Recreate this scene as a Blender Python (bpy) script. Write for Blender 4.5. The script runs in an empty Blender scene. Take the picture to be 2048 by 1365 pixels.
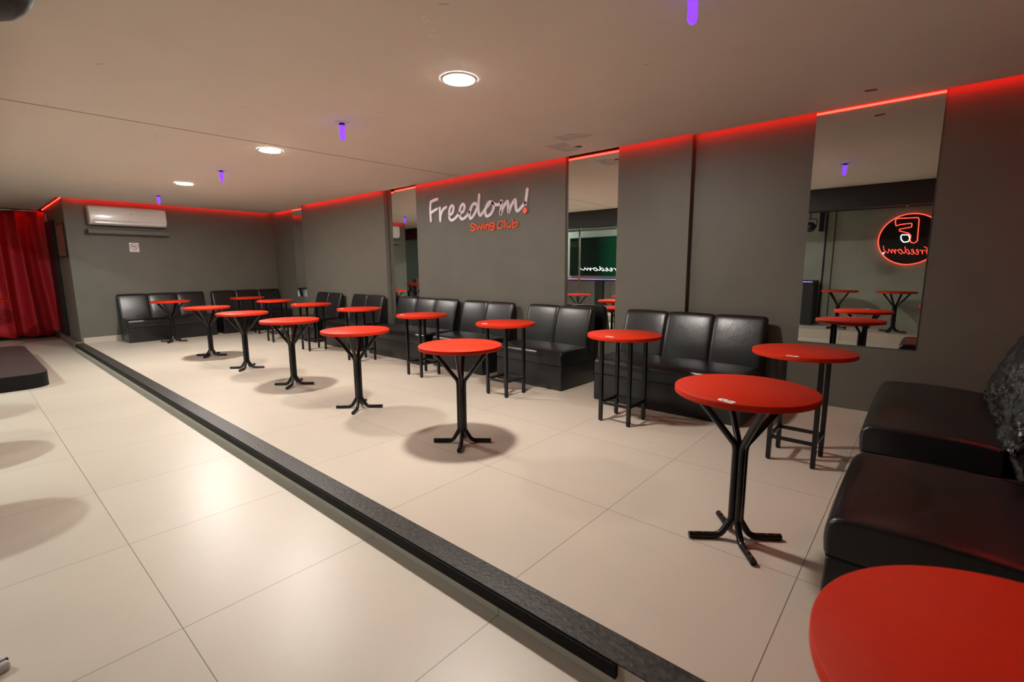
import bpy, bmesh, math, random
from mathutils import Vector, Matrix
PI = math.pi
random.seed(7)
C = bpy.data.collections.new('lounge'); bpy.context.scene.collection.children.link(C)
SC = bpy.context.scene

# ------------------------------------------------------------------ camera
yaw, pitch, roll = math.radians(40.973), math.radians(8.725), math.radians(-0.382)
f_ = Vector((-math.sin(yaw)*math.cos(pitch), math.cos(yaw)*math.cos(pitch), -math.sin(pitch)))
r_ = Vector((math.cos(yaw), math.sin(yaw), 0)); u_ = r_.cross(f_)
cr, sr = math.cos(roll), math.sin(roll)
R_ = cr*r_ + sr*u_; U_ = -sr*r_ + cr*u_; B_ = -f_
cd = bpy.data.cameras.new('camera'); cam = bpy.data.objects.new('camera', cd); C.objects.link(cam)
cam.matrix_world = Matrix(((R_.x, U_.x, B_.x, 0), (R_.y, U_.y, B_.y, 0), (R_.z, U_.z, B_.z, 1.3), (0, 0, 0, 1)))
cd.sensor_width = 36; cd.lens = 960.1*36/2048; cd.clip_start = 0.02
cd.dof.use_dof = True; cd.dof.focus_distance = 4.5; cd.dof.aperture_fstop = 4.5
SC.camera = cam
# ------------------------------------------------------------------ world, exposure
w = bpy.data.worlds.new('world'); SC.world = w; w.use_nodes = True
w.node_tree.nodes['Background'].inputs[0].default_value = (0.02, 0.02, 0.022, 1)
w.node_tree.nodes['Background'].inputs[1].default_value = 0.2
SC.view_settings.view_transform = 'Standard'; SC.view_settings.look = 'None'
SC.view_settings.exposure = 0.0; SC.view_settings.gamma = 1.0; SC.view_settings.use_curve_mapping = False
LAMP = 760.0          # downlight diffusers
LAMP2 = 1500.0         # lamps over the far side
LED = 34.0             # red cove strips
UV = 3.0              # violet tube lamps

ZC = 2.53             # ceiling
ZL = -0.105           # lower floor
XW = -11.42           # wall carrying the air conditioner

# ------------------------------------------------------------------ helpers
def newbm(): return bmesh.new()
def add_box(bm, x0, x1, y0, y1, z0, z1):
    v = [bm.verts.new(p) for p in ((x0,y0,z0),(x1,y0,z0),(x1,y1,z0),(x0,y1,z0),(x0,y0,z1),(x1,y0,z1),(x1,y1,z1),(x0,y1,z1))]
    for f in ((0,3,2,1),(4,5,6,7),(0,1,5,4),(1,2,6,5),(2,3,7,6),(3,0,4,7)): bm.faces.new([v[i] for i in f])
def add_cyl(bm, cx, cy, z0, z1, r, n=32, r1=None):
    r1 = r if r1 is None else r1
    a = [bm.verts.new((cx+r*math.cos(2*PI*i/n), cy+r*math.sin(2*PI*i/n), z0)) for i in range(n)]
    b = [bm.verts.new((cx+r1*math.cos(2*PI*i/n), cy+r1*math.sin(2*PI*i/n), z1)) for i in range(n)]
    for i in range(n): bm.faces.new((a[i], a[(i+1)%n], b[(i+1)%n], b[i]))
    bm.faces.new(a[::-1]); bm.faces.new(b)
def fillet(pts, r, n=6):
    pts = [Vector(p) for p in pts]; out = [pts[0]]
    for i in range(1, len(pts)-1):
        p, a, b = pts[i], pts[i-1], pts[i+1]
        da, db = (a-p), (b-p); la, lb = da.length, db.length; da.normalize(); db.normalize()
        ang = da.angle(db)
        if ang > PI-0.02: out.append(p); continue
        t = min(r/math.tan(ang/2), la*0.49, lb*0.49)
        p0, p1 = p+da*t, p+db*t
        for k in range(n+1):
            s = k/n; out.append(p0*(1-s)**2 + p*2*s*(1-s) + p1*s*s)
    out.append(pts[-1]); return out
def add_tube(bm, pts, r, n=10, caps=True, closed=False, flat=1.0):
    pts = [Vector(p) for p in pts]; N = len(pts); rings = []
    prev = None
    for i, p in enumerate(pts):
        if closed: t = (pts[(i+1)%N]-pts[i-1]).normalized()
        else: t = (pts[min(i+1,N-1)]-pts[max(i-1,0)]).normalized()
        if prev is None:
            ref = Vector((0,0,1)) if abs(t.z) < 0.9 else Vector((1,0,0))
            s = t.cross(ref).normalized()
        else: s = (prev - t*prev.dot(t)).normalized()
        prev = s; b = t.cross(s)
        rings.append([bm.verts.new(p + s*r*math.cos(2*PI*k/n) + b*r*math.sin(2*PI*k/n)*flat) for k in range(n)])
    M = N if closed else N-1
    for i in range(M):
        A, Bq = rings[i], rings[(i+1)%N]
        for k in range(n): bm.faces.new((A[k], A[(k+1)%n], Bq[(k+1)%n], Bq[k]))
    if caps and not closed: bm.faces.new(rings[0][::-1]); bm.faces.new(rings[-1])
def add_sphere(bm, c, r, sx=1, sy=1, sz=1, n=12):
    bmesh.ops.create_uvsphere(bm, u_segments=n, v_segments=max(6, n//2), radius=r,
        matrix=Matrix.Translation(c) @ Matrix.Diagonal((sx, sy, sz, 1)))
def catmull(p, n=6):
    out = []
    for i in range(len(p)-1):
        p0, p1, p2, p3 = p[max(i-1,0)], p[i], p[i+1], p[min(i+2, len(p)-1)]
        for k in range(n):
            t = k/n
            out.append(tuple(0.5*((2*p1[j]) + (-p0[j]+p2[j])*t + (2*p0[j]-5*p1[j]+4*p2[j]-p3[j])*t*t + (-p0[j]+3*p1[j]-3*p2[j]+p3[j])*t**3) for j in range(len(p1))))
    out.append(tuple(p[-1])); return out
def obj(name, bm, m, parent=None, smooth=True, sharp=40, bevel=0, loc=None):
    bmesh.ops.recalc_face_normals(bm, faces=bm.faces)
    me = bpy.data.meshes.new(name)
    if smooth:
        for f in bm.faces: f.smooth = True
        for e in bm.edges:
            if len(e.link_faces) == 2 and e.calc_face_angle(0) > math.radians(sharp): e.smooth = False
    bm.to_mesh(me); bm.free()
    o = bpy.data.objects.new(name, me); C.objects.link(o)
    for mm in (m if isinstance(m, (list, tuple)) else [m]): me.materials.append(mm)
    if parent: o.parent = parent
    if loc: o.location = loc
    if bevel:
        b = o.modifiers.new('bevel', 'BEVEL'); b.width = bevel; b.segments = 3; b.limit_method = 'ANGLE'; b.angle_limit = math.radians(50)
        for p in me.polygons: p.use_smooth = True
        wn = o.modifiers.new('wn', 'WEIGHTED_NORMAL')
    return o
def thing(name, label, cat, loc=(0,0,0), rz=0, group=None):
    o = bpy.data.objects.new(name, None); C.objects.link(o); o.location = loc; o.rotation_euler = (0,0,rz); o.empty_display_size = .1
    return tag(o, label, cat, group)
def tag(o, label, cat, group=None):
    o['label'] = label; o['category'] = cat
    if group: o['group'] = group
    return o
def struct(name, bm, m, parent=None, **k):
    o = obj(name, bm, m, parent, **k)
    if parent is None: o['kind'] = 'structure'
    return o
def dup(root, loc, rz, label, group=None):
    r = root.copy(); C.objects.link(r); r.location = loc; r.rotation_euler = (0,0,rz); r['label'] = label
    if group: r['group'] = group
    for ch in list(root.children):
        c = ch.copy(); C.objects.link(c); c.parent = r
        for g in ch.children:
            d = g.copy(); C.objects.link(d); d.parent = c
    return r

# ------------------------------------------------------------------ materials
def mat(name, col, rough=0.5, metal=0.0, spec=0.5, noise=0.0, nscale=8.0, bump=0.0, bscale=40.0, coat=0.0, detail=4.0, vec='Object', bdist=0.01):
    m = bpy.data.materials.new(name); m.use_nodes = True; nt = m.node_tree; b = nt.nodes['Principled BSDF']
    b.inputs['Base Color'].default_value = (*col, 1); b.inputs['Roughness'].default_value = rough
    b.inputs['Metallic'].default_value = metal; b.inputs['Specular IOR Level'].default_value = spec
    if coat: b.inputs['Coat Weight'].default_value = coat; b.inputs['Coat Roughness'].default_value = 0.1
    tc = nt.nodes.new('ShaderNodeTexCoord')
    if noise:
        n = nt.nodes.new('ShaderNodeTexNoise'); n.inputs['Scale'].default_value = nscale; n.inputs['Detail'].default_value = detail
        nt.links.new(tc.outputs[vec], n.inputs['Vector'])
        r = nt.nodes.new('ShaderNodeValToRGB'); r.color_ramp.elements[0].position = .3; r.color_ramp.elements[1].position = .7
        r.color_ramp.elements[0].color = (*[c*(1-noise) for c in col], 1); r.color_ramp.elements[1].color = (*[min(1, c*(1+noise)) for c in col], 1)
        nt.links.new(n.outputs['Fac'], r.inputs['Fac']); nt.links.new(r.outputs['Color'], b.inputs['Base Color'])
    if bump:
        n = nt.nodes.new('ShaderNodeTexNoise'); n.inputs['Scale'].default_value = bscale; n.inputs['Detail'].default_value = 6
        nt.links.new(tc.outputs[vec], n.inputs['Vector'])
        bp = nt.nodes.new('ShaderNodeBump'); bp.inputs['Strength'].default_value = bump; bp.inputs['Distance'].default_value = bdist
        nt.links.new(n.outputs['Fac'], bp.inputs['Height']); nt.links.new(bp.outputs['Normal'], b.inputs['Normal'])
    return m
def emit(name, col, s):
    m = bpy.data.materials.new(name); m.use_nodes = True; nt = m.node_tree; b = nt.nodes['Principled BSDF']
    b.inputs['Base Color'].default_value = (*[min(1, c*.5) for c in col], 1); b.inputs['Roughness'].default_value = .4
    b.inputs['Emission Color'].default_value = (*col, 1); b.inputs['Emission Strength'].default_value = s
    return m
def tile_mat(name, col, ox, oy, px, py, rough):
    m = mat(name, col, rough); nt = m.node_tree; L = nt.links; b = nt.nodes['Principled BSDF']
    tc = nt.nodes.new('ShaderNodeTexCoord'); sp = nt.nodes.new('ShaderNodeSeparateXYZ'); L.new(tc.outputs['Object'], sp.inputs[0])
    def math_(op, a, v=None, c=None):
        n = nt.nodes.new('ShaderNodeMath'); n.operation = op
        if hasattr(a, 'links'): L.new(a, n.inputs[0])
        else: n.inputs[0].default_value = a
        if v is not None:
            if hasattr(v, 'links'): L.new(v, n.inputs[1])
            else: n.inputs[1].default_value = v
        return n.outputs[0]
    fac = None; ids = []
    for ax, o, p in (('X', ox, px), ('Y', oy, py)):
        q = math_('DIVIDE', math_('SUBTRACT', sp.outputs[ax], o), p)
        ids.append(math_('FLOOR', math_('ADD', q, .0)))
        fr = math_('ABSOLUTE', math_('SUBTRACT', math_('FRACT', math_('ADD', q, .5)), .5))
        ln = math_('LESS_THAN', fr, 0.0016/p)
        fac = ln if fac is None else math_('MAXIMUM', fac, ln)
    cb = nt.nodes.new('ShaderNodeCombineXYZ'); L.new(ids[0], cb.inputs[0]); L.new(ids[1], cb.inputs[1])
    wn = nt.nodes.new('ShaderNodeTexWhiteNoise'); L.new(cb.outputs[0], wn.inputs['Vector'])
    n1 = nt.nodes.new('ShaderNodeTexNoise'); n1.inputs['Scale'].default_value = 1.7; n1.inputs['Detail'].default_value = 8; n1.inputs['Roughness'].default_value = .65
    L.new(tc.outputs['Object'], n1.inputs['Vector'])
    n2 = nt.nodes.new('ShaderNodeTexNoise'); n2.inputs['Scale'].default_value = 60; n2.inputs['Detail'].default_value = 3
    L.new(tc.outputs['Object'], n2.inputs['Vector'])
    v = math_('ADD', math_('ADD', math_('MULTIPLY', n1.outputs['Fac'], .16), math_('MULTIPLY', n2.outputs['Fac'], .05)), math_('MULTIPLY', wn.outputs['Value'], .05))
    v = math_('ADD', v, .87)
    mx = nt.nodes.new('ShaderNodeMix'); mx.data_type = 'RGBA'; mx.blend_type = 'MULTIPLY'; mx.inputs[0].default_value = 1
    mx.inputs[6].default_value = (*col, 1); cc = nt.nodes.new('ShaderNodeCombineColor'); 
    for i in range(3): L.new(v, cc.inputs[i])
    L.new(cc.outputs[0], mx.inputs[7])
    # small dark specks of wear
    vo = nt.nodes.new('ShaderNodeTexVoronoi'); vo.inputs['Scale'].default_value = 2.3; L.new(tc.outputs['Object'], vo.inputs['Vector'])
    speck = math_('LESS_THAN', vo.outputs['Distance'], .018)
    m2 = nt.nodes.new('ShaderNodeMix'); m2.data_type = 'RGBA'; L.new(math_('MAXIMUM', fac, math_('MULTIPLY', speck, .7)), m2.inputs[0])
    L.new(mx.outputs[2], m2.inputs[6]); m2.inputs[7].default_value = (.13, .105, .09, 1)
    L.new(m2.outputs[2], b.inputs['Base Color'])
    rr = math_('ADD', math_('MULTIPLY', n1.outputs['Fac'], .12), rough-.05); L.new(rr, b.inputs['Roughness'])
    return m
M_floor = tile_mat('porcelain_tile', (.52, .455, .375), -1.208, 2.172, .899, .895, .31)
M_low = tile_mat('porcelain_tile_lower', (.52, .455, .375), -1.208, .43, .901, .895, .36)
M_wall = mat('dark_wall_paint', (.126, .119, .096), .5, noise=.06, nscale=3, bump=.05, bscale=120)
M_ceil = mat('ceiling_paint', (.70, .645, .575), .8, noise=.02, nscale=2)
M_dark = mat('black_paint', (.014, .014, .015), .55, bump=.05)
M_skirt = mat('skirting_tile', (.5, .44, .36), .35)
M_granite = mat('worn_granite', (.036, .033, .029), .42, spec=.3, noise=.6, nscale=45, bump=.25, bscale=60, detail=8)
M_gface = mat('granite_face', (.007, .006, .006), .6, spec=.15, noise=.4, nscale=40)
M_mirror = mat('mirror_glass', (.82, .86, .83), .0, metal=1.0)
M_mback = mat('mirror_edge', (.12, .14, .13), .3)
M_red = mat('red_laminate', (.56, .026, .007), .52, spec=.14, noise=.03, nscale=30, bump=.04, bscale=250)
M_metal = mat('black_enamel', (.006, .006, .007), .26, spec=.38)
M_brass = mat('brass_screw', (.6, .35, .12), .35, metal=1)
M_white = mat('white_plastic', (.86, .82, .80), .25, coat=.3)
M_wlet = mat('lilac_acrylic', (.80, .74, .86), .3)
M_olet = mat('orange_acrylic', (1.0, .13, .04), .4)
M_num = mat('white_vinyl', (.85, .82, .8), .5)
M_leather = mat('black_leather', (.008, .008, .009), .31, spec=.5, noise=.25, nscale=5, bump=.10, bscale=14)
M_leather2 = mat('creased_leather', (.020, .0195, .020), .26, spec=.8, noise=.3, nscale=6, bump=1.0, bscale=7, bdist=.05)
M_curtain = mat('red_velvet', (.50, .010, .018), .6, noise=.25, nscale=20, bump=.1, bscale=200)
M_led = emit('red_led', (1, .010, .006), LED)
M_lamp = emit('lamp_diffuser', (1, .93, .86), LAMP)
M_lamp3 = emit('lamp_diffuser_far', (1, .93, .86), LAMP*1.35)
M_lamp2 = emit('lamp_diffuser_cool', (.90, 1, .96), LAMP2)
M_ledr = emit('red_led_strong', (1, .0045, .0035), LED*5)
M_uv = emit('violet_tube', (.12, .025, 1), UV)
M_chrome = mat('polished_chrome', (.75, .72, .7), .15, metal=1)
M_neonr = emit('red_neon', (1, .06, .035), 3.2)
M_neonw = emit('white_neon', (.75, 1, .95), 2.2)
M_black = mat('matt_black', (.006, .006, .006), .5)
WHITE= [[[-5.69, 2.263], [-5.705, 2.178], [-5.704, 2.077], [-5.7, 1.989]], [[-5.693, 2.258], [-5.621, 2.28], [-5.538, 2.288]], [[-5.693, 2.105], [-5.628, 2.13], [-5.55, 2.152]], [[-5.489, 2.159], [-5.492, 2.061], [-5.488, 1.978]], [[-5.488, 1.986], [-5.467, 2.072], [-5.419, 2.134], [-5.352, 2.16]], [[-5.282, 2.041], [-5.221, 2.074], [-5.197, 2.136], [-5.223, 2.17], [-5.268, 2.146], [-5.293, 2.079], [-5.29, 2.005], [-5.244, 1.97], [-5.175, 1.988], [-5.089, 2.047], [-5.004, 2.073], [-4.974, 2.137], [-5.0, 2.171], [-5.046, 2.146], [-5.073, 2.078], [-5.065, 1.998], [-5.02, 1.971], [-4.948, 1.997], [-4.877, 2.055]], [[-4.741, 2.141], [-4.771, 2.161], [-4.825, 2.136], [-4.875, 2.047], [-4.87, 1.976], [-4.831, 1.977], [-4.769, 2.039], [-4.717, 2.112]], [[-4.685, 2.264], [-4.701, 2.156], [-4.703, 2.049], [-4.675, 1.997], [-4.63, 2.021], [-4.569, 2.077], [-4.471, 2.156]], [[-4.471, 2.156], [-4.525, 2.141], [-4.573, 2.069], [-4.571, 1.997], [-4.534, 1.975], [-4.467, 2.008], [-4.423, 2.079], [-4.437, 2.133], [-4.471, 2.156], [-4.435, 2.136], [-4.383, 2.108], [-4.321, 2.111], [-4.288, 2.131]], [[-4.287, 2.147], [-4.295, 2.061], [-4.302, 1.981], [-4.25, 2.072], [-4.184, 2.135], [-4.172, 2.066], [-4.16, 1.998], [-4.12, 2.076], [-4.053, 2.142], [-4.045, 2.069], [-4.031, 2.012], [-3.999, 2.005], [-3.946, 2.045], [-3.889, 2.088]], [[-3.855, 2.247], [-3.87, 2.16], [-3.887, 2.073]]]
ORANGE= [[[-4.762, 1.874], [-4.812, 1.896], [-4.855, 1.879], [-4.833, 1.856], [-4.782, 1.839], [-4.775, 1.817], [-4.815, 1.802], [-4.87, 1.811]], [[-4.745, 1.87], [-4.719, 1.809], [-4.687, 1.859], [-4.659, 1.81], [-4.631, 1.873]], [[-4.604, 1.866], [-4.605, 1.81]], [[-4.606, 1.892], [-4.605, 1.889]], [[-4.565, 1.871], [-4.566, 1.808]], [[-4.565, 1.844], [-4.533, 1.871], [-4.509, 1.849], [-4.509, 1.81]], [[-4.42, 1.876], [-4.466, 1.88], [-4.489, 1.855], [-4.456, 1.834], [-4.421, 1.858]], [[-4.417, 1.884], [-4.42, 1.813], [-4.451, 1.791], [-4.491, 1.801]], [[-4.254, 1.884], [-4.298, 1.897], [-4.352, 1.865], [-4.352, 1.819], [-4.308, 1.801], [-4.261, 1.818]], [[-4.23, 1.9], [-4.231, 1.805]], [[-4.197, 1.864], [-4.196, 1.819], [-4.171, 1.803], [-4.137, 1.83], [-4.133, 1.866], [-4.131, 1.806]], [[-4.092, 1.903], [-4.093, 1.804], [-4.044, 1.81], [-4.014, 1.843], [-4.033, 1.866], [-4.084, 1.85]]]
DOT= [-3.892, 1.998]
NF= [[[-0.627, 2.161], [-0.599, 2.179], [-0.297, 2.177], [-0.28, 2.132], [-0.27, 1.743], [-0.311, 1.705], [-0.36, 1.717], [-0.381, 1.772], [-0.372, 1.846], [-0.416, 1.897], [-0.558, 1.944], [-0.551, 1.978], [-0.377, 2.005], [-0.378, 2.078], [-0.549, 2.064], [-0.614, 2.036], [-0.629, 2.119], [-0.627, 2.161]], [[-0.507, 1.869], [-0.409, 1.864], [-0.383, 1.797], [-0.397, 1.736], [-0.469, 1.726], [-0.511, 1.778], [-0.521, 1.84], [-0.507, 1.869]]]
NTXT= [[[-0.123, 1.616], [-0.116, 1.578], [-0.114, 1.534], [-0.113, 1.496]], [[-0.122, 1.613], [-0.143, 1.625], [-0.168, 1.631]], [[-0.118, 1.546], [-0.137, 1.559], [-0.16, 1.57]], [[-0.178, 1.575], [-0.174, 1.531], [-0.173, 1.494]], [[-0.173, 1.497], [-0.182, 1.536], [-0.198, 1.565], [-0.219, 1.578]], [[-0.237, 1.525], [-0.257, 1.542], [-0.266, 1.571], [-0.259, 1.586], [-0.245, 1.574], [-0.235, 1.543], [-0.233, 1.509], [-0.247, 1.493], [-0.269, 1.503], [-0.298, 1.532], [-0.326, 1.546], [-0.339, 1.577], [-0.331, 1.592], [-0.315, 1.579], [-0.304, 1.547], [-0.304, 1.509], [-0.318, 1.497], [-0.343, 1.511], [-0.369, 1.54]], [[-0.419, 1.585], [-0.409, 1.594], [-0.389, 1.58], [-0.369, 1.536], [-0.368, 1.502], [-0.382, 1.503], [-0.405, 1.534], [-0.426, 1.571]], [[-0.443, 1.647], [-0.433, 1.593], [-0.429, 1.541], [-0.437, 1.516], [-0.454, 1.528], [-0.478, 1.557], [-0.517, 1.6]], [[-0.517, 1.6], [-0.497, 1.591], [-0.476, 1.554], [-0.474, 1.518], [-0.487, 1.507], [-0.513, 1.525], [-0.533, 1.562], [-0.53, 1.589], [-0.517, 1.6], [-0.53, 1.591], [-0.549, 1.578], [-0.573, 1.581], [-0.587, 1.592]], [[-0.588, 1.601], [-0.582, 1.556], [-0.575, 1.514], [-0.6, 1.563], [-0.629, 1.598], [-0.631, 1.562], [-0.633, 1.526], [-0.653, 1.568], [-0.684, 1.605], [-0.684, 1.567], [-0.687, 1.537], [-0.7, 1.534], [-0.725, 1.556], [-0.752, 1.581]], [[-0.774, 1.67], [-0.763, 1.621], [-0.752, 1.573]]]
NDOT= [[[-0.759, 1.529]]]
TVTXT= [[[-6.442, 1.293], [-6.435, 1.259], [-6.438, 1.22], [-6.441, 1.186]], [[-6.441, 1.291], [-6.481, 1.301], [-6.528, 1.306]], [[-6.443, 1.231], [-6.479, 1.242], [-6.523, 1.251]], [[-6.558, 1.255], [-6.558, 1.216], [-6.561, 1.183]], [[-6.562, 1.186], [-6.572, 1.22], [-6.599, 1.246], [-6.639, 1.258]], [[-6.683, 1.21], [-6.72, 1.224], [-6.734, 1.25], [-6.718, 1.264], [-6.69, 1.253], [-6.676, 1.226], [-6.679, 1.195], [-6.707, 1.181], [-6.75, 1.189], [-6.804, 1.215], [-6.858, 1.226], [-6.877, 1.254], [-6.86, 1.268], [-6.83, 1.257], [-6.814, 1.228], [-6.82, 1.194], [-6.849, 1.183], [-6.896, 1.195], [-6.943, 1.22]], [[-7.037, 1.26], [-7.015, 1.268], [-6.978, 1.257], [-6.945, 1.217], [-6.949, 1.187], [-6.975, 1.187], [-7.017, 1.215], [-7.054, 1.248]], [[-7.075, 1.316], [-7.064, 1.268], [-7.064, 1.22], [-7.084, 1.197], [-7.116, 1.208], [-7.16, 1.234], [-7.233, 1.272]], [[-7.233, 1.272], [-7.193, 1.264], [-7.158, 1.231], [-7.159, 1.198], [-7.187, 1.189], [-7.237, 1.204], [-7.27, 1.238], [-7.259, 1.262], [-7.233, 1.272], [-7.261, 1.264], [-7.301, 1.251], [-7.349, 1.254], [-7.375, 1.264]], [[-7.376, 1.272], [-7.37, 1.231], [-7.364, 1.194], [-7.406, 1.237], [-7.459, 1.268], [-7.469, 1.235], [-7.478, 1.203], [-7.512, 1.241], [-7.569, 1.274], [-7.575, 1.239], [-7.587, 1.211], [-7.615, 1.208], [-7.661, 1.229], [-7.711, 1.251]], [[-7.743, 1.331], [-7.729, 1.287], [-7.713, 1.244]]]

# ------------------------------------------------------------------ large structure
YB, YD, YH, YM, YC = 4.715, 4.76, 4.82, 4.80, 4.90     # panel b, panels d/f, recessed right wall, mirrors, far corner
XR = 0.76
bm = newbm(); add_box(bm, XW, XR+.2, 1.31, 5.3, -.5, 0); struct('floor', bm, M_floor, smooth=False)
bm = newbm(); add_box(bm, -14.6, XR+.2, -2.5, 1.31, -.6, ZL); struct('floor_lower', bm, M_low, smooth=False)
bm = newbm(); add_box(bm, -14.3, XR, -2.45, -1.25, ZL, .07); struct('floor_far_platform', bm, M_floor, smooth=False)
# long wall: protruding panels and recessed stretches, running up past the ceiling slot
ZT = ZC+.13
bm = newbm()
for x0, x1, y in ((XW-.2, -10.45, YC), (-10.45, -9.65, YC+.0), (-9.65, -6.83, YB), (-6.83, -6.05, YM), (-6.05, -3.30, YD), (-3.30, -2.62, YM), (-2.62, -1.84, YD), (-1.84, XR+.2, YH)):
    add_box(bm, x0, x1, y, 5.4, -.05, ZT)
struct('wall_back', bm, M_wall, smooth=False)
bm = newbm(); add_box(bm, XW-.2, XW, 1.37, 5.4, -.3, ZT); add_box(bm, -14.35, XW-.2, 1.37, 1.6, -.3, ZT); struct('wall_left', bm, M_wall, smooth=False)
bm = newbm(); add_box(bm, XR, XR+.2, -2.6, 5.3, -.5, 3.0); struct('wall_right', bm, M_wall, smooth=False)
bm = newbm(); add_box(bm, -14.55, -14.3, -2.6, 1.6, -.3, 3.0); struct('wall_curtain_side', bm, mat('grey_green_wall', (.09, .11, .085), .6), smooth=False)
bm = newbm(); add_box(bm, -14.5, XR+.2, -2.6, -2.4, -.3, 3.0); struct('wall_front', bm, mat('grey_wall_paint', (.36, .385, .31), .55, noise=.05, nscale=3), smooth=False)
# ceiling slab stops short of the walls; the slot hides the red strips
GAP = .07
bm = newbm()
Zt = ZC+.03
add_box(bm, -14.3, XW+GAP, .20, 1.37-GAP, ZC, Zt)
add_box(bm, XW+GAP, XR-GAP, .20, YB-GAP, ZC, Zt)
for x0, x1, y in ((XW+GAP, -9.65-GAP, YC), (-6.83+GAP, -1.84, YD), (-1.84, XR-GAP, YH)):
    add_box(bm, x0, x1, YB-GAP, y-GAP, ZC, Zt)
struct('ceiling', bm, M_ceil, smooth=False)
bm = newbm(); add_box(bm, -14.5, XR+.2, .1, 5.4, ZT, ZT+.1); struct('ceiling_slot_cover', bm, M_ceil, smooth=False)
bm = newbm(); add_box(bm, -14.5, XR+.2, -2.6, .12, 2.9, 3.0); struct('ceiling_lower_side', bm, mat('dark_ceiling', (.09, .085, .08), .7), smooth=False)
bm = newbm(); add_box(bm, -14.3, XR, -.04, .20, 2.19, 2.95); o = struct('trim_1', bm, M_dark, smooth=False)
# expansion joint across the ceiling
bm = newbm(); v = [bm.verts.new(p) for p in ((-5.222,.22,ZC-.001),(-5.206,.22,ZC-.001),(-4.978,4.70,ZC-.001),(-4.994,4.70,ZC-.001))]; bm.faces.new(v)
ext = bmesh.ops.extrude_face_region(bm, geom=bm.faces[:]); bmesh.ops.translate(bm, verts=[e for e in ext['geom'] if isinstance(e, bmesh.types.BMVert)], vec=(0,0,.004))
struct('trim_2', bm, mat('ceiling_joint', (.22, .19, .16), .8), smooth=False)
# skirting
bm = newbm()
add_box(bm, XW, XW+.012, 1.40, YC, 0, .095); struct('baseboard_left', bm, M_skirt, smooth=False)
bm = newbm()
for x0, x1, y in ((XW+.013, -9.66, YC), (-9.65, -6.83, YB), (-6.82, -6.06, YM), (-6.05, -3.31, YD), (-3.29, -2.63, YM), (-2.62, -1.85, YD), (-1.83, XR, YH)):
    add_box(bm, x0, x1, y-.012, y, 0, .1)
struct('baseboard_back', bm, M_skirt, smooth=False)
# step: granite nosing and tiled riser
bm = newbm(); add_box(bm, XW+.02, XR, 1.285, 1.405, -.004, .004); struct('trim_3', bm, M_granite, smooth=False, bevel=.003)
bm = newbm(); add_box(bm, XW+.02, -.668, 1.279, 1.30, -.056, -.0045); struct('trim_6', bm, M_gface, smooth=False)
bm = newbm(); add_box(bm, XW, XR, 1.296, 1.31, ZL, -.004); struct('trim_4', bm, M_floor, smooth=False)
bm = newbm(); add_box(bm, -14.3, XW+.005, 1.30, 1.37, ZL, .03); struct('trim_5', bm, mat('brown_skirting', (.16, .12, .09), .5), smooth=False)

# ------------------------------------------------------------------ red strips in the ceiling slot
def strip(pts, label, m=None):
    bm = newbm()
    for (x0, y0, x1, y1) in pts:
        add_box(bm, min(x0,x1), max(x0,x1), min(y0,y1), max(y0,y1), ZC+.006, ZC+.018)
    return tag(obj('led_strip', bm, m or M_led, smooth=False), label, 'led strip', 'red light strips hidden in the ceiling slot')
e = .004
strip([(-9.6, YB-GAP, -6.87, YB-GAP+e)], 'glowing red light strip in the ceiling slot over the wall panel left of the lettering')
strip([(-6.77, YD-GAP, -1.86, YD-GAP+e)], 'glowing red light strip in the ceiling slot above the white lettering')
strip([(-1.84, YH-GAP, XR-.06, YH-GAP+e)], 'glowing red light strip in the ceiling slot over the wide mirror at right')
strip([(-11.35, YC-GAP, -9.72, YC-GAP+e)], 'glowing red light strip in the ceiling slot at the far corner of the long wall')
strip([(XW+GAP-e, 1.40, XW+GAP, 4.83)], 'glowing red light strip in the ceiling slot above the white air conditioner')
strip([(-14.1, 1.368, XW-.02, 1.364)], 'glowing red light strip above the doorway wall beside the red curtain')
strip([(XR-GAP, .5, XR-GAP+e, 4.7)], 'glowing red light strip in the ceiling slot above the black seats at right', M_ledr)

# ------------------------------------------------------------------ mirrors
def mirror(x0, x1, y, z0, label):
    t = thing('wall_mirror', label, 'mirror', ((x0+x1)/2, y, z0)); w2 = (x1-x0)/2; h = ZC+.05-z0
    bm = newbm(); add_box(bm, -w2+.002, w2-.002, -.006, -.0005, .0, h); obj('backing', bm, M_mback, t, smooth=False)
    bm = newbm(); v = [bm.verts.new(p) for p in ((-w2+.005,-.0066,.004),(w2-.005,-.0066,.004),(w2-.005,-.0066,h-.002),(-w2+.005,-.0066,h-.002))]; bm.faces.new(v)
    obj('mirror_glass', bm, M_mirror, t, smooth=False); return t
mirror(-.845, -.038, YH, .64, 'wide frameless wall mirror at right above the front red tables')
mirror(-3.30, -2.62, YM, .45, 'narrow tall wall mirror right of the white lettering')
m2_ = mirror(-6.815, -6.065, YM-.012, .45, 'tall wall mirror left of the white lettering'); m2_.rotation_euler.z = math.radians(-1.35)
mirror(-10.45, -9.655, YC, .70, 'farthest wall mirror, next to the corner of the room')

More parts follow.
